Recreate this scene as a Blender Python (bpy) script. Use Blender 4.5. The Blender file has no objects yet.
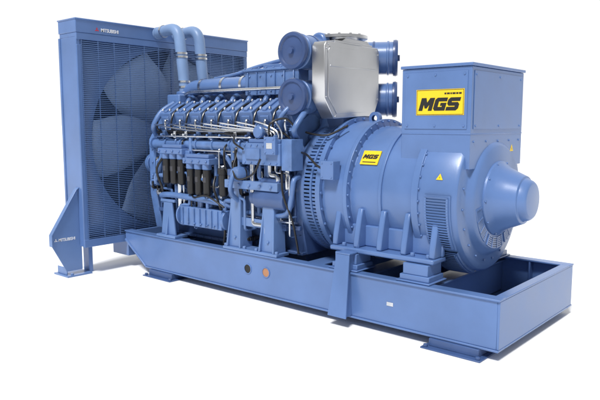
import bpy, bmesh, math, random
from mathutils import Vector, Matrix
random.seed(4)
S=bpy.context.scene; COL=bpy.context.collection; PI=math.pi
V=Vector
# ---------------------------------------------------------------- materials
def mat(name, rgb, rough=.4, metal=0., spec=.5, var=.0, bump=.0, scale=6., coat=0.):
    m=bpy.data.materials.new(name); m.use_nodes=True; n=m.node_tree.nodes; l=m.node_tree.links
    b=n['Principled BSDF']; b.inputs['Base Color'].default_value=(*rgb,1); b.inputs['Roughness'].default_value=rough
    b.inputs['Metallic'].default_value=metal; b.inputs['Specular IOR Level'].default_value=spec
    if coat: b.inputs['Coat Weight'].default_value=coat; b.inputs['Coat Roughness'].default_value=.2
    tc=n.new('ShaderNodeTexCoord')
    if var:
        no=n.new('ShaderNodeTexNoise'); no.inputs['Scale'].default_value=scale; no.inputs['Detail'].default_value=6
        l.new(tc.outputs['Object'],no.inputs['Vector'])
        r=n.new('ShaderNodeMapRange'); r.inputs['From Min'].default_value=.3; r.inputs['From Max'].default_value=.7
        r.inputs['To Min'].default_value=1-var; r.inputs['To Max'].default_value=1+var
        l.new(no.outputs['Fac'],r.inputs['Value'])
        mx=n.new('ShaderNodeVectorMath'); mx.operation='SCALE'; mx.inputs[0].default_value=rgb
        l.new(r.outputs['Result'],mx.inputs['Scale']); l.new(mx.outputs['Vector'],b.inputs['Base Color'])
        r2=n.new('ShaderNodeMapRange'); r2.inputs['From Min'].default_value=.3; r2.inputs['From Max'].default_value=.7
        r2.inputs['To Min'].default_value=max(.05,rough-.5*var); r2.inputs['To Max'].default_value=rough+.7*var
        l.new(no.outputs['Fac'],r2.inputs['Value']); l.new(r2.outputs['Result'],b.inputs['Roughness'])
    if bump:
        nb=n.new('ShaderNodeTexNoise'); nb.inputs['Scale'].default_value=140; nb.inputs['Detail'].default_value=2
        l.new(tc.outputs['Object'],nb.inputs['Vector'])
        bp=n.new('ShaderNodeBump'); bp.inputs['Strength'].default_value=bump; bp.inputs['Distance'].default_value=.004
        l.new(nb.outputs['Fac'],bp.inputs['Height']); l.new(bp.outputs['Normal'],b.inputs['Normal'])
    return m
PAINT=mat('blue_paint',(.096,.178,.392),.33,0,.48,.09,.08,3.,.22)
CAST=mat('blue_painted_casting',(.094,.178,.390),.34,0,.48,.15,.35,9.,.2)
DARKB=mat('dark_blue_paint_and_shade',(.050,.096,.235),.38,0,.4,.12,.1,5.,.2)  # dark blue parts; on the engine block it stands in for shade
NAVY=mat('navy_paint',(.036,.070,.185),.34,0,.45,.12,.1,5.,.25)
LIGHTB=mat('light_blue_paint',(.116,.206,.425),.34,0,.48,.08,.06,3.,.2)
HOSE=mat('pale_blue_hose',(.18,.28,.48),.42,0,.4,.08,.08,5.)
BLADE=mat('pale_blue_blade',(.33,.46,.68),.38,0,.45,.06,.05,3.)
BLACK=mat('black_rubber',(.010,.010,.012),.35,0,.5,.15,.1)
DEEP=mat('dark_radiator_fins',(.035,.06,.125),.7,0,.2,.2,.3)
STEEL=mat('bright_steel',(.65,.67,.70),.22,1,.5,.12,.1,12.)
SILVER=mat('brushed_sheet',(.62,.63,.65),.30,1,.5,.05,0,3.)
YELLOW=mat('yellow_label',(.85,.58,.02),.45,0,.4,.03)
GREY=mat('grey_label',(.05,.05,.06),.5)
INK_SHADE=mat('black_ink_and_hole_shade',(.01,.01,.01),.5)  # print, and the painted dark of holes and vents
WHITE=mat('white_ink',(.85,.85,.85),.5)
RED=mat('red_ink',(.6,.02,.02),.5)
ORANGE=mat('orange_plug',(.42,.20,.10),.5)
GROUND=mat('white_floor',(.93,.93,.93),.9,0,.0,.01)
# ---------------------------------------------------------------- mesh builder
class MB:
    def __init__(s): s.bm=bmesh.new(); s.mk=None
    def mark(s): s.mk=len(s.bm.faces); return s
    def hexa(s,vs):
        vs=[s.bm.verts.new(v) for v in vs]
        for f in((0,1,3,2),(4,6,7,5),(0,4,5,1),(2,3,7,6),(0,2,6,4),(1,5,7,3)): s.bm.faces.new([vs[i] for i in f])
        return s
    def obox(s,c,ax,h):
        c=V(c); ax=[V(a).normalized() for a in ax]
        return s.hexa([c+ax[0]*h[0]*i+ax[1]*h[1]*j+ax[2]*h[2]*k for i in(-1,1) for j in(-1,1) for k in(-1,1)])
    def box(s,x0,x1,y0,y1,z0,z1):
        return s.obox(((x0+x1)/2,(y0+y1)/2,(z0+z1)/2),((1,0,0),(0,1,0),(0,0,1)),(abs(x1-x0)/2,abs(y1-y0)/2,abs(z1-z0)/2))
    def prism(s,pts,axis,a0,a1):
        def P(p,a): return V((a,p[0],p[1])) if axis=='x' else V((p[0],a,p[1])) if axis=='y' else V((p[0],p[1],a))
        return s.slab([P(p,a0) for p in pts],[P(p,a1) for p in pts])
    def slab(s,A,B):
        A=[s.bm.verts.new(p) for p in A]; B=[s.bm.verts.new(p) for p in B]
        s.bm.faces.new(A); s.bm.faces.new(B[::-1]); n=len(A)
        for i in range(n): s.bm.faces.new((A[i],B[i],B[(i+1)%n],A[(i+1)%n]))
        return s
    def lathe(s,o,d,prof,n=32,a0=0,a1=2*PI,ref=None):
        o=V(o); d=V(d).normalized(); u=V(ref) if ref else d.orthogonal().normalized(); w=d.cross(u)
        full=abs(a1-a0-2*PI)<1e-6; m=n if full else n+1; rings=[]
        for t,r in prof:
            if r<=1e-6: rings.append([s.bm.verts.new(o+d*t)])
            else: rings.append([s.bm.verts.new(o+d*t+(u*math.cos(a0+(a1-a0)*k/n)+w*math.sin(a0+(a1-a0)*k/n))*r) for k in range(m)])
        for A,B in zip(rings,rings[1:]):
            for k in range(n):
                k2=(k+1)%m
                if len(A)==1 and len(B)==1: continue
                if len(A)==1: s.bm.faces.new((A[0],B[k],B[k2]))
                elif len(B)==1: s.bm.faces.new((A[k],A[k2],B[0]))
                else: s.bm.faces.new((A[k],A[k2],B[k2],B[k]))
        return s
    def cyl(s,p0,p1,r,r1=None,n=20):
        p0=V(p0);p1=V(p1);L=(p1-p0).length
        return s.lathe(p0,p1-p0,[(0,0),(0,r),(L,r if r1 is None else r1),(L,0)],n)
    def tube(s,pts,r,n=10,sub=6,caps=True):
        P=[V(p) for p in pts]; path=[]
        if sub>1 and len(P)>2:
            for i in range(len(P)-1):
                p0=P[max(i-1,0)];p1=P[i];p2=P[i+1];p3=P[min(i+2,len(P)-1)]
                for k in range(sub):
                    t=k/sub; path.append(.5*((2*p1)+(p2-p0)*t+(2*p0-5*p1+4*p2-p3)*t*t+(3*p1-p0-3*p2+p3)*t**3))
            path.append(P[-1])
        else: path=P
        return s.sweep(path,r,n,caps)
    def bend(s,pts,r,rad,n=10,k=6):      # straight runs with round elbows
        P=[V(p) for p in pts]; path=[P[0]]
        for a,b,c in zip(P,P[1:],P[2:]):
            q=min(rad,(b-a).length*.48,(c-b).length*.48); p0=b+(a-b).normalized()*q; p2=b+(c-b).normalized()*q
            for i in range(k+1):
                t=i/k; path.append(p0*(1-t)**2+b*2*t*(1-t)+p2*t*t)
        path.append(P[-1]); return s.sweep(path,r,n)
    def sweep(s,path,r,n=10,caps=True):
        T=(path[1]-path[0]).normalized(); u=T.orthogonal().normalized(); rings=[]
        for i,p in enumerate(path):
            a=path[max(i-1,0)];b=path[min(i+1,len(path)-1)]; t=(b-a).normalized()
            u=(u-t*u.dot(t)).normalized(); w=t.cross(u)
            rings.append([s.bm.verts.new(p+(u*math.cos(2*PI*k/n)+w*math.sin(2*PI*k/n))*r) for k in range(n)])
        for A,B in zip(rings,rings[1:]):
            for k in range(n): s.bm.faces.new((A[k],A[(k+1)%n],B[(k+1)%n],B[k]))
        if caps: s.bm.faces.new(rings[0][::-1]); s.bm.faces.new(rings[-1])
        return s
    def bolts(s,pts,d,r=.012,h=.01):
        d=V(d).normalized()
        for p in pts: s.cyl(V(p)-d*.002,V(p)+d*h,r,n=6)
        return s
    def build(s,name,m,parent=None,bevel=0,label=None,smooth=38,loc=None,solid=0,m2=None):
        bmesh.ops.recalc_face_normals(s.bm,faces=s.bm.faces)
        me=bpy.data.meshes.new(name); s.bm.to_mesh(me); s.bm.free(); me.materials.append(m)
        if m2: me.materials.append(m2)
        for p in me.polygons:
            p.use_smooth=True
            if m2 and p.index>=s.mk: p.material_index=1
        me.set_sharp_from_angle(angle=math.radians(smooth))
        o=bpy.data.objects.new(name,me); COL.objects.link(o)
        if parent: o.parent=parent
        if loc: o.location=loc
        if solid:
            sm=o.modifiers.new('s','SOLIDIFY'); sm.thickness=solid; sm.offset=0
        if bevel:
            b=o.modifiers.new('b','BEVEL'); b.width=bevel; b.segments=2; b.limit_method='ANGLE'; b.angle_limit=math.radians(38)
        if label: o['label']=label
        return o
def rep(o,loc,rz=None,rx=None):
    c=o.copy(); COL.objects.link(c); c.location=loc
    if rz is not None: c.rotation_euler.z=rz
    if rx is not None: c.rotation_euler.x=rx
    for ch in list(o.children):
        k=ch.copy(); COL.objects.link(k); k.parent=c
    return c
def text(s,size,M,name,m,parent,shear=0,off=0,ext=.0012,sx=1.):
    cu=bpy.data.curves.new('t','FONT'); cu.body=s; cu.size=size; cu.shear=shear; cu.offset=off; cu.extrude=ext
    cu.align_x='CENTER'; cu.align_y='CENTER'
    t=bpy.data.objects.new('t',cu); COL.objects.link(t)
    dg=bpy.context.evaluated_depsgraph_get(); me=bpy.data.meshes.new_from_object(t.evaluated_get(dg))
    bpy.data.objects.remove(t); me.transform(M@Matrix.Diagonal((sx,1,1,1))); me.materials.clear(); me.materials.append(m)
    o=bpy.data.objects.new(name,me); COL.objects.link(o); o.parent=parent; return o
def frame(o,X,Y):
    X=V(X).normalized();Y=V(Y).normalized();Z=X.cross(Y)
    return Matrix(((X.x,Y.x,Z.x,o[0]),(X.y,Y.y,Z.y,o[1]),(X.z,Y.z,Z.z,o[2]),(0,0,0,1)))
def emblem(M,size,name,m,parent):
    b=MB()
    for k in range(3):
        a=PI/2+k*2*PI/3; d=V((math.cos(a),math.sin(a),0)); p=V((-d.y,d.x,0))
        q=[V((0,0,0)),d*.5*size+p*.29*size,d*size,d*.5*size-p*.29*size]
        b.slab([M@v for v in q],[M@(v+V((0,0,.002))) for v in q])
    return b.build(name,m,parent)
LET={'M':[(0,0),(0,5),(2.1,5),(3,3.2),(3.9,5),(6,5),(6,0),(4.25,0),(4.25,2.4),(3.45,.9),(2.55,.9),(1.75,2.4),(1.75,0)],
'G':[(.8,0),(0,.8),(0,4.2),(.8,5),(5.3,5),(5.3,3.55),(1.8,3.55),(1.8,1.45),(3.6,1.45),(3.6,1.85),(2.7,1.85),(2.7,3.0),(5.3,3.0),(5.3,0)],
'S':[(0,0),(0,1.42),(3.5,1.42),(3.5,1.82),(.8,1.82),(0,2.6),(0,4.2),(.8,5),(5.2,5),(5.2,3.58),(1.7,3.58),(1.7,3.18),(4.4,3.18),(5.2,2.4),(5.2,.8),(4.4,0)]}
def mgs(M,h,parent):
    u=h/5; x=-8.65
    for ch,w in(('M',6),('G',5.3),('S',5.2)):
        q=[V(((x+p[0]+.30*(p[1]-2.5))*u*.98,(p[1]-2.5)*u,0)) for p in LET[ch]]
        MB().slab([M@v for v in q],[M@(v+V((0,0,.0015))) for v in q]).build('letter',INK_SHADE,parent,smooth=10); x+=w+.4
# ---------------------------------------------------------------- ground
g=MB(); g.bm.faces.new([g.bm.verts.new(p) for p in((-400,-400,0),(400,-400,0),(400,400,0),(-400,400,0))])
go=g.build('ground',GROUND); go['kind']='structure'
# ---------------------------------------------------------------- root
R=bpy.data.objects.new('generator_set',None); COL.objects.link(R)
R['label']='large blue diesel generator set with radiator, engine and alternator on a skid base'; R['category']='generator'
# ---------------------------------------------------------------- base frame
zb,zt,hw,xe=.072,.455,.78,4.555
b=MB()
for s in(-1,1):
    y=lambda v:s*v
    b.prism([(.04,zt-.016),(.04,.34),(.42,zb+.016),(xe-.02,zb+.016),(xe-.02,zt-.016)],'y',y(.748),y(.766))
    b.box(.04,xe,y(.675),y(hw),zt-.016,zt)
    b.box(.42,xe,y(.66),y(hw),zb,zb+.016)
    b.prism([(.03,.34),(.42,zb),(.42,zb+.02),(.045,.36)],'y',y(.66),y(hw-.003))
    for x in (1.45,3.05,4.2): b.box(x-.008,x+.008,y(.68),y(.748),zb+.016,zt-.016)
b.box(xe-.02,xe-.002,-.766,.766,zb+.016,zt-.016); b.box(xe-.075,xe,-.674,.674,zt-.016,zt); b.box(xe-.10,xe,-.66,.66,zb,zb+.016)
b.box(.04,.06,-.748,.748,.34,zt-.016)
F=b.build('base_frame',PAINT,R,.004)
MB().box(2.6,xe-.022,-.746,.746,.10,.108).build('floor_plate',PAINT,F)
cm=MB(); cm.box(-.06,.06,-.746,.746,.12,.40); cm.box(-.09,.09,-.746,.746,.40,.415)
cm=cm.build('cross_member',PAINT,F,.004,loc=(.8,0,0))
for x in(1.9,2.7,3.25,3.86): rep(cm,(x,0,0))
pd=MB(); pd.box(-.2,.2,-.80,-.52,.012,.07); pd.box(-.24,.24,-.86,-.48,0,.012); pd.bolts([(-.21,-.83,.012),(.21,-.83,.012)],(0,0,1),.018,.02)
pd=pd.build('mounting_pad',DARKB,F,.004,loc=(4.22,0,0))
for x,r in((.72,0),(4.22,PI),(.72,PI)): rep(pd,(x,0,0),r)
for x in(2.05,2.29):
    MB().lathe((x,-.7665,.30),(0,-1,0),[(-.002,.05),(.006,.05),(.006,.042),(-.001,.042)],24).build('lifting_hole',PAINT,F)
    MB().cyl((x,-.7655,.30),(x,-.7675,.30),.043,n=24).build('hole_disc',INK_SHADE if x<2.2 else ORANGE,F)  # black disc paints the shade of an open hole; the other is orange
wg=MB()
for a0,a1 in((3.14,3.15),(3.265,3.235)):
    wg.hexa([(a0,-.767,.09),(a1,-.70,.60),(a0,-.875,.09),(a1,-.785,.60),(a0+.016,-.767,.09),(a1+.016,-.70,.60),(a0+.016,-.875,.09),(a1+.016,-.785,.60)])
wg.hexa([(3.115,-.875,.088),(3.135,-.785,.60),(3.115,-.889,.088),(3.135,-.799,.60),(3.305,-.875,.088),(3.27,-.785,.60),(3.305,-.889,.088),(3.27,-.799,.60)])
wg.box(3.13,3.275,-.80,-.69,.601,.615)
wg.build('side_gusset',PAINT,F,.003)
MB().box(3.62,3.68,-.769,-.7665,.24,.27).build('frame_plate',STEEL,F)
# ---------------------------------------------------------------- radiator
W,H0,H1,D=1.27,.32,2.79,.35
b=MB()
for s in(-1,1):
    b.box(-D,-.005,s*W,s*(W-.05),H0,2.60)
    b.box(-.03,.0,s*(W-.003),s*(W-.055),H0+.003,2.52)
    b.box(-D-.004,-D+.03,s*(W+.012),s*(W-.04),H0,2.60)
b.box(-D-.006,.006,-W-.004,W+.004,2.645,H1); b.box(-D-.014,.014,-W-.012,W+.012,H1-.012,H1+.004)
b.box(-D+.004,-.002,-W+.003,W-.003,2.598,2.647); b.box(-.03,.003,-W+.002,W-.002,2.57,2.643)
b.box(-D,-.002,-W+.05,W-.05,H0,.40); b.box(-.03,.003,-W+.002,W-.002,H0-.01,.40)
b.box(-.028,-.001,-.02,.02,.40,2.57)
for s in(-1,1): b.box(-.30,.02,s*.62,s*.72,.14,H0-.012); b.box(-.24,-.12,s*1.10,s*1.15,.0,H0-.012)
RA=b.build('radiator',PAINT,R,.006)
MB().box(-.34,-.31,-W+.05,W-.05,.40,2.60).build('radiator_core',DEEP,RA)
b=MB(); N=96; cz=1.48; rr=1.08; ya=W-.06; z0,z1=.404,2.60; ins=[];outs=[];inb=[]
for k in range(N):
    a=2*PI*k/N; c,s=math.cos(a),math.sin(a)
    t=min(ya/abs(c) if abs(c)>1e-6 else 9, ((z1-cz)/s if s>1e-6 else (z0-cz)/s if s<-1e-6 else 9))
    t=max(t,rr+.005)
    ins.append(b.bm.verts.new((-.09,rr*c,cz+rr*s))); outs.append(b.bm.verts.new((-.09,t*c,cz+t*s))); inb.append(b.bm.verts.new((-.30,rr*c,cz+rr*s)))
for k in range(N):
    j=(k+1)%N; b.bm.faces.new((ins[k],ins[j],outs[j],outs[k])); b.bm.faces.new((ins[k],inb[k],inb[j],ins[j]))
b.build('fan_shroud',LIGHTB,RA,solid=.008)
b=MB(); z=.412
while z<2.565:
    b.box(.0,.004,-W+.052,W-.052,z-.0032,z+.0032); z+=.021
for i in range(13):
    y=-W+.06+i*(2*W-.12)/12; b.box(-.008,-.001,y-.005,y+.005,.402,2.568)
b.build('fan_guard',LIGHTB,RA)
Mx=lambda y,z,x=.0155: frame((x,y,z),(0,1,0),(0,0,1))
emblem(Mx(-1.02,2.69,.0065),.026,'emblem',RED,RA)
text('MITSUBISHI',.052,Mx(-.86,2.69,.0075),'lettering',WHITE,RA,sx=.85,off=.0005)
b=MB()
b.prism([(-W,.97),(-W-.03,.95),(-1.60,.48),(-1.60,.36),(-1.44,.06),(-W+.02,.06),(-W+.02,.32),(-W,.34)],'x',-.10,-.088)
b.prism([(-W,.982),(-W-.035,.955),(-1.612,.485),(-1.612,.36),(-1.601,.36),(-1.601,.482),(-W-.03,.95),(-W,.97)],'x',-.125,-.065)
b.box(-.34,-.04,-1.46,-1.16,0,.018); b.box(-.30,-.102,-1.435,-1.425,.018,.10); b.bolts([(-.28,-1.39,.018),(-.07,-1.39,.018)],(0,0,1),.018,.02)
BR=b.build('support_bracket',LIGHTB,RA,.003)
emblem(Mx(-1.555,.42,-.0875),.022,'emblem',WHITE,RA)
text('MITSUBISHI',.046,Mx(-1.425,.42,-.087),'lettering',WHITE,RA,sx=.85,off=.0005)
# fan
FAN=MB().lathe((0,0,0),(1,0,0),[(-.1,0),(-.1,.2),(.04,.2),(.07,.16),(.07,0)],32).bolts([(.07,.1*math.cos(k*PI/3),.1*math.sin(k*PI/3)) for k in range(6)],(1,0,0),.015,.015).build('fan',PAINT,R,.004,loc=(-.14,0,cz))
b=MB(); gr=[]
for i in range(9):
    r=.17+.88*i/8; w=.30+.42*math.sin(min(1,i/7)*PI*.62); p=math.radians(26-15*i/8); row=[]
    sweep=-.08*(i/8)**2
    for j in range(7):
        c=j/6-.5; row.append(b.bm.verts.new((c*w*math.sin(p)-.03*(1-4*c*c),c*w*math.cos(p)+sweep,r)))
    gr.append(row)
for A,B in zip(gr,gr[1:]):
    for j in range(6): b.bm.faces.new((A[j],A[j+1],B[j+1],B[j]))
bl=b.build('blade',BLADE,FAN,solid=.012)
for k in range(1,6): rep(bl,(0,0,0),rx=k*PI/3+.55)
bl.rotation_euler.x=.55
# ---------------------------------------------------------------- engine block
half=[(-.48,.46),(-.56,.74),(-.56,1.36),(-.475,1.44),(-.146,1.63)]
poly=half+[(0,1.55)]+[(-y,z) for y,z in half[::-1]]
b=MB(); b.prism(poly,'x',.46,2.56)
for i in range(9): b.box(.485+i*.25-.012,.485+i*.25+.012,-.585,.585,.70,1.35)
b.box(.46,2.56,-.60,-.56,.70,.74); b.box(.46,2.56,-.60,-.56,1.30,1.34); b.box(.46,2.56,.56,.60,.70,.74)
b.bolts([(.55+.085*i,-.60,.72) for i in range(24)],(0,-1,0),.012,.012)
EB=b.build('engine_block',DARKB,R,.008)  # same paint as the rest, coloured darker to put shade in the gaps
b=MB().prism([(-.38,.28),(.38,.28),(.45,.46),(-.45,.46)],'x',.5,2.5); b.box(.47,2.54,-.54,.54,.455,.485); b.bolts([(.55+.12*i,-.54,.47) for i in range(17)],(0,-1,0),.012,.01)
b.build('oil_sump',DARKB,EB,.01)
b=MB().prism([(-.55,.50),(.55,.50),(.62,.9),(.62,1.5),(.40,1.85),(-.40,1.85),(-.62,1.5),(-.62,.9)],'x',.34,.458)
b.bolts([(.34,-.5+.2*i,.70) for i in range(6)],(-1,0,0)); b.bolts([(.40,-.62,z) for z in(.95,1.1,1.25,1.4)],(0,-1,0),.014,.014); b.build('gear_case',CAST,EB,.01)
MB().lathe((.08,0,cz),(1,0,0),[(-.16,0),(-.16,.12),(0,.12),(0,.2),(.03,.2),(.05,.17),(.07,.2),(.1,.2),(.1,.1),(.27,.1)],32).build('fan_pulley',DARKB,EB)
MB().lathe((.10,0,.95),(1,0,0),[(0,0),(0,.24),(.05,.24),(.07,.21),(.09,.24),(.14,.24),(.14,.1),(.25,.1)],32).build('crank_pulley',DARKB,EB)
for s in(-1,1): MB().box(.12,.14,s*.2-.02,s*.2+.02,.95,cz).build('drive_belt',BLACK,EB)
MB().lathe((.12,-.42,1.22),(1,0,0),[(0,0),(0,.11),(.06,.11),(.06,.08),(.12,.13),(.22,.13)],28).build('water_pump',CAST,EB,.004)
ic=MB(); ic.box(-.09,.09,-.615,-.587,.80,1.22); ic.box(-.06,.06,-.622,-.61,.86,1.16); ic.bolts([(sx*.075,-.615,z) for sx in(-1,1) for z in(.82,.95,1.08,1.20)],(0,-1,0),.011,.012)
ic=ic.build('inspection_cover',CAST,EB,.006,loc=(.61,0,0))
for i in range(1,8): rep(ic,(.61+.25*i,0,0))
# cylinder heads
e1=V((0,-.5,.866)); e2=V((0,-.866,-.5)); ex=V((1,0,0))
BP=lambda d,w,x: V((x,0,1.0))+e1*d+e2*w
b=MB().obox(BP(.73,0,0),(ex,e1,e2),(.112,.11,.19)); b.obox(BP(.70,.21,0),(ex,e1,e2),(.07,.06,.03)); b.obox(BP(.78,.205,-.07),(ex,e1,e2),(.03,.03,.02)); b.obox(BP(.79,.20,.085),(ex,e1,e2),(.018,.045,.018))
b.bolts([BP(.84,w,x) for w in(-.172,.172) for x in(-.09,0,.09)],e1,.014,.03)
b.bolts([BP(z,.24,x) for z in(.66,.74) for x in(-.05,.05)],e2,.011,.012)
HD=b.build('cylinder_head',CAST,R,.006)
b=MB(); A=[BP(.842,w,x) for x,w in((-.098,-.15),(.098,-.15),(.098,.155),(-.098,.155))]; Bq=[BP(.985,w,x) for x,w in((-.088,-.12),(.088,-.12),(.088,.13),(-.088,.13))]
b.slab(A,Bq)
b.obox(BP(.848,0,0),(ex,e1,e2),(.106,.008,.164)); b.obox(BP(.99,.0,0),(ex,e1,e2),(.022,.014,.115))
b.obox(BP(.915,.146,0),(ex,e1*.98-e2*.17,e2),(.055,.035,.008))
b.mark(); b.bolts([BP(.985,w,sx) for w in(-.075,.085) for sx in (-.06,.06)],e1,.016,.03)
b.build('rocker_cover',PAINT,HD,.012,m2=STEEL)
MB().tube([BP(.90,.165,.06),BP(.93,.20,.06),BP(.86,.235,.06),BP(.74,.25,.06),BP(.60,.24,.07)],.012,8).build('fuel_return_pipe',STEEL,HD)
MB().tube([BP(.72,.22,-.03),BP(.68,.29,-.03),BP(.58,.31,-.03),BP(.48,.27,-.03)],.042,12).build('port_elbow',CAST,HD)
MB().tube([BP(.80,.215,-.07),BP(.86,.23,-.10),BP(.96,.13,-.118),BP(.985,.0,-.118),BP(.96,-.10,-.118)],.011,8).build('injector_lead',BLACK,HD)
MB().obox(BP(.79,.235,-.07),(ex,e1,e2),(.022,.022,.014)).build('sensor_plug',BLACK,HD,.003)
MB().tube([BP(.68,.24,.03),BP(.66,.31,.03),BP(.52,.33,.02),BP(.40,.30,0),BP(.30,.27,-.02)],.010,8).build('drain_pipe',STEEL,HD)
for i in range(8):
    x=.61+.25*i
    if i==0: HD.location=(x,0,0)
    else: rep(HD,(x,0,0))
for i in range(8): rep(HD,(.61+.25*i,0,0),PI)
# manifolds & rails
b=MB().tube([(.46,-.50,1.38),(.5,-.60,1.43),(.6,-.655,1.46),(2.4,-.655,1.46),(2.52,-.6,1.46)],.050,16,4)
for i in range(9): b.lathe((.49+.25*i-.012,-.655,1.46),(1,0,0),[(0,0),(0,.066),(.024,.066),(.024,0)],16)
b.build('water_manifold',CAST,EB)
for y,z,r,x0,x1 in((-.64,1.375,.016,.5,2.5),(-.645,1.25,.012,.5,1.6),(-.66,1.215,.010,1.5,2.1),(-.70,1.405,.010,.55,2.0),(-.715,1.545,.009,.6,2.05),(-.64,.775,.016,.6,2.5)):
    MB().bend([(x0,-.57,z-.03),(x0,y,z),(x1,y,z),(x1,-.57,z-.02)],r,.05,8).build('fuel_rail',STEEL,EB)
for pts,r in(([(.50,-.60,1.56),(.8,-.66,1.60),(1.2,-.645,1.575),(1.6,-.665,1.59),(2.1,-.66,1.58),(2.45,-.62,1.50)],.013),
 ([(.50,-.62,1.58),(.9,-.65,1.575),(1.4,-.67,1.60),(1.9,-.65,1.57),(2.4,-.68,1.60),(2.55,-.62,1.45)],.011),
 ([(1.5,-.64,1.2),(1.55,-.74,1.05),(1.62,-.72,.85),(1.64,-.68,.62),(1.60,-.66,.47)],.012),
 ([(2.45,-.72,1.3),(2.52,-.78,1.05),(2.58,-.72,.8),(2.60,-.66,.5)],.010),
 ([(.85,-.70,1.42),(.66,-.76,1.2),(.68,-.70,.95),(.60,-.6,.7)],.013),
 ([(2.30,-.84,1.36),(2.22,-.86,1.22),(2.0,-.84,1.16),(1.9,-.80,1.26),(1.86,-.70,1.42),(1.80,-.66,1.56)],.010),
 ([(1.10,-.66,.95),(1.3,-.78,.93),(1.5,-.79,.96),(1.72,-.76,.86)],.010),
 ([(1.70,-.64,1.50),(1.74,-.76,1.44),(1.76,-.78,1.30),(1.74,-.72,1.2)],.010),
 ([(2.06,-.82,1.44),(1.96,-.84,1.50),(1.86,-.76,1.56),(1.6,-.70,1.585)],.009),
 ([(2.40,-.83,1.58),(2.42,-.83,1.68),(2.50,-.72,1.72),(2.58,-.66,1.62)],.010)):
    MB().tube(pts,r,8).build('cable',BLACK,EB)
for i in range(58):
    x=.58+random.random()*1.95; z0=random.uniform(1.2,1.56); z1=random.uniform(.62,1.12); dx=random.uniform(-.25,.25); y=-random.uniform(.635,.73); zm=random.uniform(z1+.05,z0-.05)
    x2=min(2.55,max(.5,x+dx))
    MB().bend([(x,-.57,z0),(x,y,z0),(x,y,zm),(x2,y,zm),(x2,y,z1),(x2,-.57,z1)],random.choice((.008,.010,.013,.018,.022)),.035,8,4).build('oil_line',random.choice((CAST,CAST,LIGHTB,STEEL,BLACK)),EB)
for i in range(10):
    x=.70+.185*i; b=MB().box(x-.02,x+.02,-.69,-.60,1.525,1.60); b.cyl((x,-.69,1.56),(x,-.73,1.56),.013,n=10); b.build('valve_body',random.choice((CAST,DARKB,STEEL)),EB,.004)
for i in range(54):     # unions, sensors and brackets scattered over the block side
    x=random.uniform(.6,2.5); z=random.uniform(.52,1.30); y=-.585 if z>.7 else -.53; h=random.uniform(.05,.13); r=random.uniform(.018,.04)
    b=MB()
    if random.random()<.6: b.cyl((x,y,z),(x,y-h*.5,z),r*1.25,n=6); b.cyl((x,y-h*.5,z),(x,y-h,z),r,n=14); b.cyl((x,y-h,z),(x,y-h-.02,z),r*.6,n=6)
    else: b.box(x-r*1.4,x+r*1.4,y,y-h*.7,z-r,z+r); b.bolts([(x-r,y-h*.7,z),(x+r,y-h*.7,z)],(0,-1,0),.009,.01)
    b.build('pipe_union',random.choice((CAST,CAST,DARKB,STEEL,BLACK)),EB,.003)
# V valley
for y in(-.20,.20):
    MB().tube([(.50,y,1.78),(.52,y,1.98),(.62,y,2.06),(.8,y,2.08),(1.5,y,2.08),(1.62,y,2.06)],.085,18,6).build('charge_air_pipe',PAINT,EB)
    for x in(.80,1.15,1.45): MB().lathe((x,y,2.08),(1,0,0),[(0,.08),(0,.095),(.035,.095),(.035,.08)],20).build('pipe_clamp',STEEL,EB)
b=MB().box(.75,2.3,-.14,.14,1.66,1.99); b.box(1.55,2.28,-.29,.29,1.96,2.20); b.box(1.53,2.30,-.31,.31,2.20,2.225); b.box(1.74,2.08,-.22,.22,2.225,2.27)
b.bolts([(1.56+.1*i,sy*.30,2.225) for i in range(8) for sy in(-1,1)],(0,0,1),.013,.012)
b.bolts([(1.62+.15*i,-.29,z) for i in range(5) for z in(2.0,2.15)],(0,-1,0),.012,.012)
for i in range(6): b.box(1.60+.125*i-.006,1.60+.125*i+.006,-.305,-.29,1.97,2.19)
b.build('aftercooler',CAST,EB,.008)
for i in range(8):
    x=.66+.24*i; MB().bend([(x,-.12,1.84),(x,-.24,1.98),(x+.02,-.33,1.92),(x+.02,-.36,1.84)],.03,.08,10).build('inlet_elbow',CAST,EB)
MB().bend([(.60,-.33,1.98),(.70,-.33,2.02),(2.2,-.36,2.02),(2.3,-.36,1.9)],.018,.06,10).build('vent_pipe',STEEL,EB)
MB().bend([(.9,-.12,2.17),(1.2,-.1,2.2),(1.5,-.1,2.26),(1.9,-.12,2.31),(2.4,-.2,2.30)],.022,.1,10).build('breather_pipe',CAST,EB)
b=MB().box(.42,.64,-.42,.20,1.80,2.0); b.lathe((.5,-.22,1.98),(0,0,1),[(0,.1),(.06,.1),(.06,0)],20); b.lathe((.5,0.06,1.98),(0,0,1),[(0,.1),(.06,.1),(.06,0)],20)
b.build('thermostat_housing',CAST,EB,.015)
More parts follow.
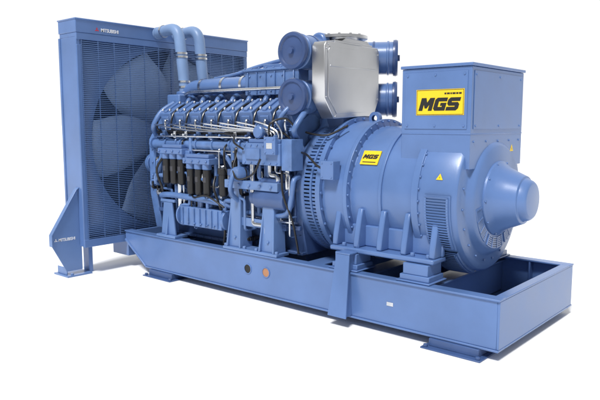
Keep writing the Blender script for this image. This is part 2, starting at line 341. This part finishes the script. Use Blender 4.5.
# oil filters
b=MB().box(.72,1.12,-.79,-.60,1.36,1.42); b.box(.76,1.08,-.76,-.60,1.42,1.46); b.bolts([(.75+.11*i,-.79,1.39) for i in range(4)],(0,-1,0),.014,.015)
b.box(1.13,1.54,-.79,-.60,1.27,1.33); b.box(1.16,1.50,-.76,-.60,1.33,1.37); b.bolts([(1.17+.11*i,-.79,1.30) for i in range(4)],(0,-1,0),.014,.015); b.box(1.08,1.18,-.74,-.64,1.29,1.40)
b.build('filter_bracket',PAINT,EB,.008)
b=MB().lathe((0,-.735,0),(0,0,-1),[(0,0),(0,.050),(.05,.050),(.06,.036)],20); b.mark()
b.lathe((0,-.735,0),(0,0,-1),[(.055,0),(.055,.036),(.06,.044),(.29,.044),(.312,.040),(.325,.02),(.325,0)],24)
OF=b.build('oil_filter',PAINT,R,loc=(.80,0,1.362),m2=BLACK)
MB().lathe((0,-.735,0),(0,0,-1),[(.13,.0443),(.132,.045),(.18,.045),(.182,.0443)],24,-.5,.8,ref=(0,-1,0)).build('filter_label',GREY,OF)
for x,z in((.925,1.362),(1.05,1.362),(1.20,1.272),(1.325,1.272),(1.45,1.272)): rep(OF,(x,0,z))
for x in(1.66,1.80):
    MB().lathe((x,-.71,1.18),(0,0,-1),[(-.06,0),(-.06,.055),(.0,.055),(.0,.045),(.2,.045),(.22,.03),(.22,0)],20).build('fuel_filter',BLACK if x<1.7 else DARKB,EB,.003)
# oil cooler
b=MB().box(1.02,1.66,-.745,-.58,.62,.82); b.cyl((1.0,-.67,.72),(1.02,-.67,.72),.12,n=24); b.cyl((1.66,-.67,.72),(1.70,-.67,.72),.10,n=24)
for i in range(7): b.box(1.07+.09*i-.006,1.07+.09*i+.006,-.76,-.745,.63,.81)
b.bolts([(1.06+.1*i,-.745,.655) for i in range(6)],(0,-1,0),.011,.02); b.build('oil_cooler',CAST,EB,.008)
# injection pump
b=MB().box(2.02,2.50,-.80,-.62,1.30,1.50); b.box(2.50,2.62,-.78,-.62,1.26,1.54); b.cyl((2.02,-.71,1.38),(1.93,-.71,1.38),.075); b.box(2.06,2.46,-.75,-.66,1.50,1.535)
b.bolts([(2.06+.08*i,-.80,z) for i in range(6) for z in(1.32,1.48)],(0,-1,0),.011,.012); b.box(2.08,2.26,-.812,-.80,1.35,1.45)
b.build('injection_pump',CAST,EB,.008)
for i in range(8):
    x0=2.09+.05*i; xh=.61+.25*i; h=BP(.86,.16,xh-.04)
    MB().tube([(x0,-.705,1.52),(x0,-.71,1.60),((x0+xh)/2,-.735,1.60+.012*i),(xh,-.72,1.66+.006*i),h],.0075,6,5).build('injection_pipe',STEEL,EB)
b=MB().cyl((2.12,-.68,.98),(2.50,-.68,.98),.095,n=24); b.cyl((2.06,-.68,.98),(2.12,-.68,.98),.075,n=24); b.cyl((2.18,-.68,1.13),(2.42,-.68,1.13),.05,n=20); b.box(2.24,2.36,-.70,-.66,1.05,1.10)
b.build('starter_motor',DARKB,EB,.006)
b=MB().box(2.34,2.48,-.84,-.80,1.40,1.56); b.bolts([(2.36,-.84,1.42),(2.46,-.84,1.42),(2.36,-.84,1.54),(2.46,-.84,1.54)],(0,-1,0),.01,.008); b.build('junction_box',PAINT,EB,.006)
MB().box(2.375,2.445,-.8425,-.840,1.455,1.505).build('data_plate',STEEL,EB)
MB().lathe((2.18,-.70,1.60),(0,-1,0),[(-.1,0),(-.1,.06),(.05,.06),(.06,.05),(.06,0)],24).build('governor',CAST,EB)
MB().lathe((1.93,-.80,1.20),(0,-1,0),[(-.2,0),(-.2,.07),(.0,.07),(.02,.055),(.02,0)],24).build('lift_pump',CAST,EB)
for pts,r in(([(.60,-.58,.86),(.66,-.70,.90),(.9,-.72,.92),(1.5,-.72,.90),(1.74,-.64,.86)],.032),
 ([(1.9,-.66,1.28),(1.92,-.80,1.22),(1.9,-.84,1.05),(1.88,-.70,.92),(1.86,-.60,.88)],.022),
 ([(2.55,-.62,1.55),(2.60,-.72,1.62),(2.62,-.64,1.74),(2.58,-.50,1.82)],.026),
 ([(2.35,-.58,1.60),(2.40,-.68,1.72),(2.46,-.58,1.84),(2.50,-.44,1.80)],.022),
 ([(2.56,-.56,1.2),(2.60,-.72,1.18),(2.58,-.74,1.0),(2.5,-.72,.86),(2.2,-.66,.82),(1.8,-.62,.82)],.024),
 ([(.46,-.52,1.1),(.50,-.66,1.12),(.62,-.70,1.15),(.66,-.70,1.3),(.70,-.66,1.38)],.028),
 ([(1.58,-.62,1.36),(1.66,-.72,1.40),(1.76,-.74,1.34),(1.80,-.68,1.2)],.020),
 ([(.40,-.55,1.55),(.46,-.64,1.64),(.50,-.56,1.80),(.55,-.42,1.90)],.032)):
    MB().tube(pts,r,12).build('oil_pipe',CAST,EB)
# engine mounts
b=MB(); b.box(-.36,.36,-.775,-.60,.457,.485); b.box(-.34,.36,-.76,-.585,1.06,1.14)
for x in(-.22,.22):
    b.prism([(x-.10,.485),(x+.10,.485),(x+.055,1.06),(x-.055,1.06)],'y',-.735,-.715)
    for sx in (-1,1): b.hexa([(x+sx*.09-.009,-.77,.485),(x+sx*.05-.009,-.715,1.06),(x+sx*.09-.009,-.60,.485),(x+sx*.05-.009,-.587,1.06),(x+sx*.09+.009,-.77,.485),(x+sx*.05+.009,-.715,1.06),(x+sx*.09+.009,-.60,.485),(x+sx*.05+.009,-.587,1.06)])
b.box(-.15,.15,-.72,-.70,.70,.78); b.bolts([(x,-.75,.485) for x in(-.34,-.08,.08,.34)],(0,0,1),.018,.025); b.bolts([(x,-.76,1.10) for x in(-.28,-.14,0,.14,.28)],(0,-1,0),.016,.016); b.bolts([(x,-.735,z) for x in(-.22,.22) for z in(.58,.98)],(0,-1,0),.014,.014)
EM=b.build('engine_mount',LIGHTB,R,.004,loc=(2.07,0,0)); rep(EM,(2.07,0,0),PI)
b=MB(); b.box(-.16,.16,-.775,-.60,.457,.485); b.prism([(-.12,.485),(.12,.485),(.07,.84),(-.07,.84)],'y',-.735,-.715); b.prism([(-.77,.485),(-.60,.485),(-.587,.84),(-.715,.84)],'x',-.01,.01); b.box(-.12,.12,-.74,-.585,.84,.87)
EM2=b.build('engine_mount',LIGHTB,R,.004,loc=(.80,0,0)); rep(EM2,(.80,0,0),PI)
# ---------------------------------------------------------------- coolant hoses
for y,dx in((-.22,0),(.06,.02)):
    b=MB().bend([(-.04,y,2.735),(.40+dx,y,2.765),(.47,y,2.3),(.50,y,2.02)],.064,.15,22,10)
    b.lathe((.006,y,2.735),(1,0,0),[(0,.0),(0,.070),(.03,.070),(.03,.0)],24)
    HZ=b.build('coolant_hose',HOSE,R)
    for z,x in((2.46,.446+dx*.4),(2.42,.452+dx*.35),(2.14,.487),(2.08,.494)): MB().lathe((x,y,z),(0,0,1),[(0,.062),(0,.072),(.022,.072),(.022,.062)],24).build('hose_clamp',STEEL,HZ)
    MB().lathe((.12,y,2.746),(1,0,0),[(0,.062),(0,.072),(.025,.072),(.025,.062)],24).build('hose_clamp',STEEL,HZ)
# ---------------------------------------------------------------- air cleaners, heat shield
def cleaner(loc,rz,sc):
    o=MB().lathe((0,0,0),(0,-1,0),[(.20,0),(.20,.10),(.26,.10),(.30,.150),(.54,.150),(.54,.158),(.56,.158),(.56,.150),(.60,.150),(.60,0)],40).build('air_cleaner',PAINT,R,.004,loc=loc)
    o.rotation_euler.z=rz; o.scale=(sc,1,sc)
    MB().lathe((0,0,0),(0,-1,0),[(.60,0),(.60,.164),(.625,.168),(.645,.160),(.645,.135),(.632,.125),(.640,.06),(.640,.03),(.665,.028),(.665,0)],40).build('end_cap',NAVY,o)
    MB().lathe((0,0,0),(0,-1,0),[(.40,.149),(.40,.156),(.42,.156),(.42,.149)],40).build('clamp_band',DARKB,o)
for z in(2.32,1.915):
    cleaner((2.50,0,z),0,1.0); cleaner((2.31,.20,z),math.radians(122),1.06)
for s in(-1,1):
    b=MB().box(2.40,2.63,s*.19,s*.30,1.78,2.42); b.cyl((2.53,s*.22,2.42),(2.53,s*.32,2.42),.09,n=24); b.build('air_duct',PAINT,R,.02)
prof=[(-.57,2.35),(-.54,2.39),(.24,2.39),(.27,2.35),(.27,1.90),(.19,1.75),(-.43,1.72),(-.57,1.90)]
HS=MB().prism(prof,'x',2.675,2.82).build('exhaust_heat_shield',SILVER,R,.006)
ctr=(-.15,2.05)
b=MB().prism([(ctr[0]+(y-ctr[0])*.89,ctr[1]+(z-ctr[1])*.87) for y,z in prof],'x',2.8205,2.826)
b.box(2.8265,2.830,-.50,.20,2.175,2.188)
b.bolts([(2.82,ctr[0]+(y-ctr[0])*.945,ctr[1]+(z-ctr[1])*.935) for y,z in prof],(1,0,0),.009,.008); b.build('shield_panel',SILVER,HS,.002)
b=MB().box(2.42,2.80,-.40,.18,2.391,2.412); b.prism([(-.28,2.412),(.16,2.412),(.11,2.445),(-.23,2.445)],'x',2.45,2.79); b.build('shield_top',SILVER,HS,.004)
b=MB().lathe((2.62,-.06,2.43),(0,0,1),[(0,.16),(.03,.16),(.03,.24),(.055,.24),(.055,.15),(.0,.15)],40); b.bolts([(2.62+.2*math.cos(k*PI/6),-.06+.2*math.sin(k*PI/6),2.485) for k in range(12)],(0,0,1),.013,.013)
b.build('exhaust_outlet',SILVER,HS)
MB().bend([(2.56,-.12,1.95),(2.56,-.2,1.6),(2.5,-.36,1.5)],.07,.1,16).build('turbo_pipe',CAST,HS); MB().box(2.5,2.78,-.24,.18,1.50,1.745).build('shield_support',DARKB,HS)
MB().lathe((2.40,-.16,1.86),(1,0,0),[(0,0),(0,.13),(.1,.16),(.2,.16),(.25,.1),(.25,0)],32).build('turbocharger',STEEL,HS)
# ---------------------------------------------------------------- alternator
za=1.075; q=.955
def L(p): return MB().lathe((0,0,za),(1,0,0),[(x,r*q) for x,r in p],72)
def ring(b,x0,x1,r0,r1): b.lathe((0,0,za),(1,0,0),[(x0,r0*q),(x0,r1*q),(x1,r1*q),(x1,r0*q)],72)
b=L([(2.84,0),(2.84,.655),(3.075,.655),(3.075,.675),(3.115,.675),(3.115,.605),(3.72,.605),(3.73,.655),(3.79,.655),(3.79,.640),(4.08,.640),(4.11,.62),(4.118,.58),(4.118,.505),(4.128,.49),(4.16,.47),(4.18,.44),(4.18,0)])
ring(b,3.40,3.43,.58,.622)
b.bolts([(3.115,.655*q*math.cos(k*PI/20),za+.655*q*math.sin(k*PI/20)) for k in range(40)],(1,0,0),.011,.014)
b.bolts([(3.79,.648*q*math.cos(k*PI/20),za+.648*q*math.sin(k*PI/20)) for k in range(40)],(1,0,0),.010,.012)
b.bolts([(4.118,.54*q*math.cos(k*PI/10+.1),za+.54*q*math.sin(k*PI/10+.1)) for k in range(20)],(1,0,0),.011,.012)
AL=b.build('alternator',PAINT,R,.004)
b=L([(2.50,0),(2.50,.62),(2.56,.66),(2.60,.66),(2.62,.64)]); ring(b,2.79,2.84,.60,.695); ring(b,2.695,2.715,.62,.655)
b.bolts([(2.84,.675*q*math.cos(k*PI/14),za+.675*q*math.sin(k*PI/14)) for k in range(28)],(1,0,0),.012,.014)
for k in range(110):
    a=k*2*PI/110; u=V((0,math.cos(a),math.sin(a)))
    b.obox(V((2.705,0,za))+u*.634*q,((1,0,0),u,u.cross(V((1,0,0)))),(.09,.012,.0105))
FH=b.build('flywheel_housing',PAINT,R)
L([(2.60,.615),(2.80,.615)]).build('housing_shade_drum',INK_SHADE,FH)  # black drum behind the bars, painting the dark of the hollow housing
def patch(a0,a1,x0,x1):
    b=MB().lathe((0,0,za),(1,0,0),[(x0-.02,.634*q),(x0-.02,.660*q),(x1+.02,.660*q),(x1+.02,.634*q)],24,a0-.035,a1+.035,ref=(0,-1,0)); b.build('vent_panel',PAINT,AL,.002)
    MB().lathe((0,0,za),(1,0,0),[(x0,.6615*q),(x1,.6615*q)],24,a0,a1,ref=(0,-1,0)).build('vent_shade_sheet',INK_SHADE,AL)  # closed black sheet on the barrel, painted shade between the slats
    b=MB(); n=int(abs(a1-a0)/.034)
    for k in range(n+1):
        a=a0+(a1-a0)*k/n; u=V((0,-math.cos(a),-math.sin(a))); t=u.cross(V((1,0,0)))
        b.obox(V(((x0+x1)/2,0,za))+u*.668*q,((1,0,0),(u*.6+t).normalized(),(u-t*.6).normalized()),((x1-x0)/2+.004,.010,.003))
    for x in(x0,x1): b.lathe((0,0,za),(1,0,0),[(x-.008,.658*q),(x-.008,.674*q),(x+.008,.674*q),(x+.008,.658*q)],24,a0,a1,ref=(0,-1,0))
    b.build('vent_grille',PAINT,AL)
patch(-.06,.60,3.87,4.055); patch(.72,1.25,3.87,4.055)
def fan_patch(a0,a1,r0,r1):
    x=4.1805; n=20
    P=lambda a,r,xx: V((xx,-r*math.cos(a),za-r*math.sin(a)))
    b=MB(); A=[P(a0+(a1-a0)*k/n,r0,x) for k in range(n+1)]+[P(a1-(a1-a0)*k/n,r1,x) for k in range(n+1)]
    b.slab(A,[p+V((.001,0,0)) for p in A]); b.build('end_shade_sheet',INK_SHADE,AL)  # flat black sector on the end face, shade painted behind its grille
    b=MB(); m=5
    for k in range(m+1):
        r=r0+(r1-r0)*k/m
        b.lathe((x,0,za),(1,0,0),[(.0,r-.007),(.006,r-.006),(.006,r+.005),(.0,r+.006)],24,a0,a1,ref=(0,-1,0))
    for k in range(4):
        a=a0+(a1-a0)*k/3; u=V((0,-math.cos(a),-math.sin(a)))
        b.obox(V((x+.004,0,za))+u*(r0+r1)/2,((1,0,0),u,u.cross(V((1,0,0)))),(.005,(r1-r0)/2+.006,.006))
    b.build('end_grille',PAINT,AL)
for a0 in(.15,1.05,1.95): fan_patch(a0,a0+.74,.325,.405)
b=L([(4.175,.0),(4.175,.320),(4.195,.317),(4.215,.295),(4.25,.268),(4.32,.235),(4.40,.200),(4.403,.182),(4.445,.165),(4.46,.150),(4.463,.135),(4.463,0)])
b.bolts([(4.20,.308*q*math.cos(k*PI/5),za+.308*q*math.sin(k*PI/5)) for k in range(10)],(1,0,0),.010,.012)
b.build('shaft_cover',PAINT,AL,.004)
for s in(-1,1):
    b=MB(); b.box(2.98,3.98,s*.48,s*.69,.60,.64); b.box(2.98,3.98,s*.50,s*.545,.64,.82)
    for x in(3.01,3.23,3.46,3.69,3.945): b.prism([(s*.50,.64),(s*.66,.64),(s*.655,.72),(s*.615,.90),(s*.592,.97),(s*.50,.95)],'x',x-.026,x+.026)
    b.build('alternator_foot',PAINT,AL,.012)
b=MB().box(-.13,.13,-.73,-.50,.468,.51); b.box(-.11,.11,-.715,-.50,.51,.597); b.bolts([(-.07,-.64,.64),(.07,-.64,.64)],(0,0,1),.02,.03); b.box(-.15,.15,-.76,-.48,.457,.468)
AM=b.build('foot_block',PAINT,AL,.006,loc=(3.17,0,0))
for x,r in((3.84,0),(3.17,PI),(3.84,PI)): rep(AM,(x,0,0),r)
b=MB().box(2.88,3.02,-.70,-.60,1.20,1.36); b.bolts([(2.90,-.70,1.22),(3.0,-.70,1.22),(2.90,-.70,1.34),(3.0,-.70,1.34)],(0,-1,0),.008,.006); b.build('sensor_box',PAINT,AL,.006)
for pts,r in(([(2.62,-.64,1.42),(2.74,-.70,1.40),(2.84,-.70,1.32),(2.90,-.66,1.28)],.010),([(2.60,-.56,1.60),(2.70,-.55,1.58),(2.82,-.50,1.58),(2.92,-.36,1.66)],.010)):
    MB().tube(pts,r,8).build('cable',BLACK,AL)
# terminal box
bx0,bx1,by0,by1,bz0,bz1=3.547,4.148,-.478,.504,1.33,2.125
b=MB().box(bx0,bx1,by0,by1,bz0,bz1-.02); b.box(bx0-.012,bx1+.012,by0-.012,by1+.012,bz1-.018,bz1+.006)
b.box(bx0-.003,bx1+.003,by0-.004,by1+.004,1.592,1.604)
TB=b.build('terminal_box',PAINT,R,.005)
b=MB().box(bx0+.03,bx1-.03,by0-.006,by0-.001,1.635,bz1-.05); b.bolts([(x,by0-.006,z) for x in(bx0+.055,(bx0+bx1)/2,bx1-.055) for z in(1.66,bz1-.075)],(0,-1,0),.009,.006)
b.build('side_panel',PAINT,TB,.002)
b=MB().box(bx1+.001,bx1+.006,by0+.04,by1-.04,1.635,bz1-.05); b.bolts([(bx1+.006,y,z) for y in(by0+.07,.013,by1-.07) for z in(1.66,bz1-.08)],(1,0,0),.009,.006); b.bolts([(bx1,y,1.54) for y in(-.42,-.2,.02,.24,.44)],(1,0,0),.009,.008)
b.build('rear_panel',PAINT,TB,.002)
yl=by0-.0065
MB().box(3.685,4.095,yl-.003,yl,1.742,1.940).build('name_label',YELLOW,TB,label='yellow name label with black letters')
b=MB()
for x0,x1,z0,z1 in((3.690,4.090,1.933,1.936),(3.690,4.090,1.746,1.749),(3.690,3.693,1.749,1.933),(4.087,4.090,1.749,1.933)): b.box(x0,x1,yl-.0045,yl-.0032,z0,z1)
b.build('label_border',INK_SHADE,TB)
mgs(frame((3.888,yl-.0032,1.826),(1,0,0),(0,0,1)),.099,TB)
b=MB(); x=3.93
for wd in(.016,.024,.012,.026,.018,.022): b.box(x,x+wd,yl-.0045,yl-.0032,1.900,1.913); x+=wd+.005
b.build('small_print',INK_SHADE,TB)
def triangle(M,s,parent):
    b=MB(); qq=[V((math.cos(PI/2+i*2*PI/3)*s,math.sin(PI/2+i*2*PI/3)*s,0)) for i in range(3)]
    b.slab([M@v for v in qq],[M@(v+V((0,0,.002))) for v in qq]).build('warning_label',YELLOW,parent)
    b=MB(); p=[V((.0,.45*s,.0)),V((-.12*s,.0,0)),V((.02*s,.02*s,0)),V((-.02*s,-.35*s,0)),V((.14*s,.10*s,0)),V((.0,.08*s,0))]
    b.bm.faces.new([b.bm.verts.new(M@(v+V((0,0,.003)))) for v in p]); b.build('warning_mark',INK_SHADE,parent)
triangle(Mx(.30,1.465,bx1+.0005),.036,TB)
u=V((0,-.95,.31)).normalized(); triangle(frame(V((3.96,0,za))+u*.643*q,(1,0,0),(0,.31,.95)),.033,AL)
u=V((0,-.84,.54)).normalized(); up=V((0,.54,.84)).normalized()
c=V((3.26,0,za))+u*(.605*q+.006)
MB().obox(c,((1,0,0),up,u),(.088,.066,.004)).build('name_label',YELLOW,AL,label='small yellow label with black letters on the barrel')
mgs(frame(c+u*.0042+up*.008,(1,0,0),up),.042,AL)
MB().obox(c+u*.0045-up*.045,((1,0,0),up,u),(.066,.004,.001)).build('label_border',INK_SHADE,AL)
MB().lathe((2.97,0,za+.65),(0,1,0),[(-.02,.03),(-.02,.06),(.02,.06),(.02,.03)],20).build('lifting_eye',PAINT,AL)
# ---------------------------------------------------------------- camera, light
cd=bpy.data.cameras.new('camera'); cd.lens=36*635.98/600; cd.sensor_width=36; cd.clip_end=2000
co=bpy.data.objects.new('camera',cd); COL.objects.link(co); co.location=(6.316,-4.947,1.679)
co.rotation_euler=(PI/2-.12,0,.712); S.camera=co
w=bpy.data.worlds.new('World'); S.world=w; w.use_nodes=True; n=w.node_tree.nodes; l=w.node_tree.links
tc=n.new('ShaderNodeTexCoord'); dt=n.new('ShaderNodeVectorMath'); dt.operation='DOT_PRODUCT'; dt.inputs[1].default_value=(-.65,.76,0)
mr=n.new('ShaderNodeMapRange'); mr.interpolation_type='SMOOTHSTEP'; mr.inputs['From Min'].default_value=-.1; mr.inputs['From Max'].default_value=.75; mr.inputs['To Min'].default_value=.36; mr.inputs['To Max'].default_value=1.06
l.new(tc.outputs['Generated'],dt.inputs[0]); l.new(dt.outputs['Value'],mr.inputs['Value']); bg=n['Background']
bg.inputs['Color'].default_value=(1,1,1,1); l.new(mr.outputs['Result'],bg.inputs['Strength'])
sd=bpy.data.lights.new('key_light','SUN'); sd.energy=3.6; sd.angle=math.radians(12); so=bpy.data.objects.new('key_light',sd); COL.objects.link(so)
so.rotation_euler=V((-.16,.56,-.84)).to_track_quat('-Z','Y').to_euler()
S.view_settings.view_transform='Standard'; S.view_settings.look='None'; S.view_settings.exposure=0
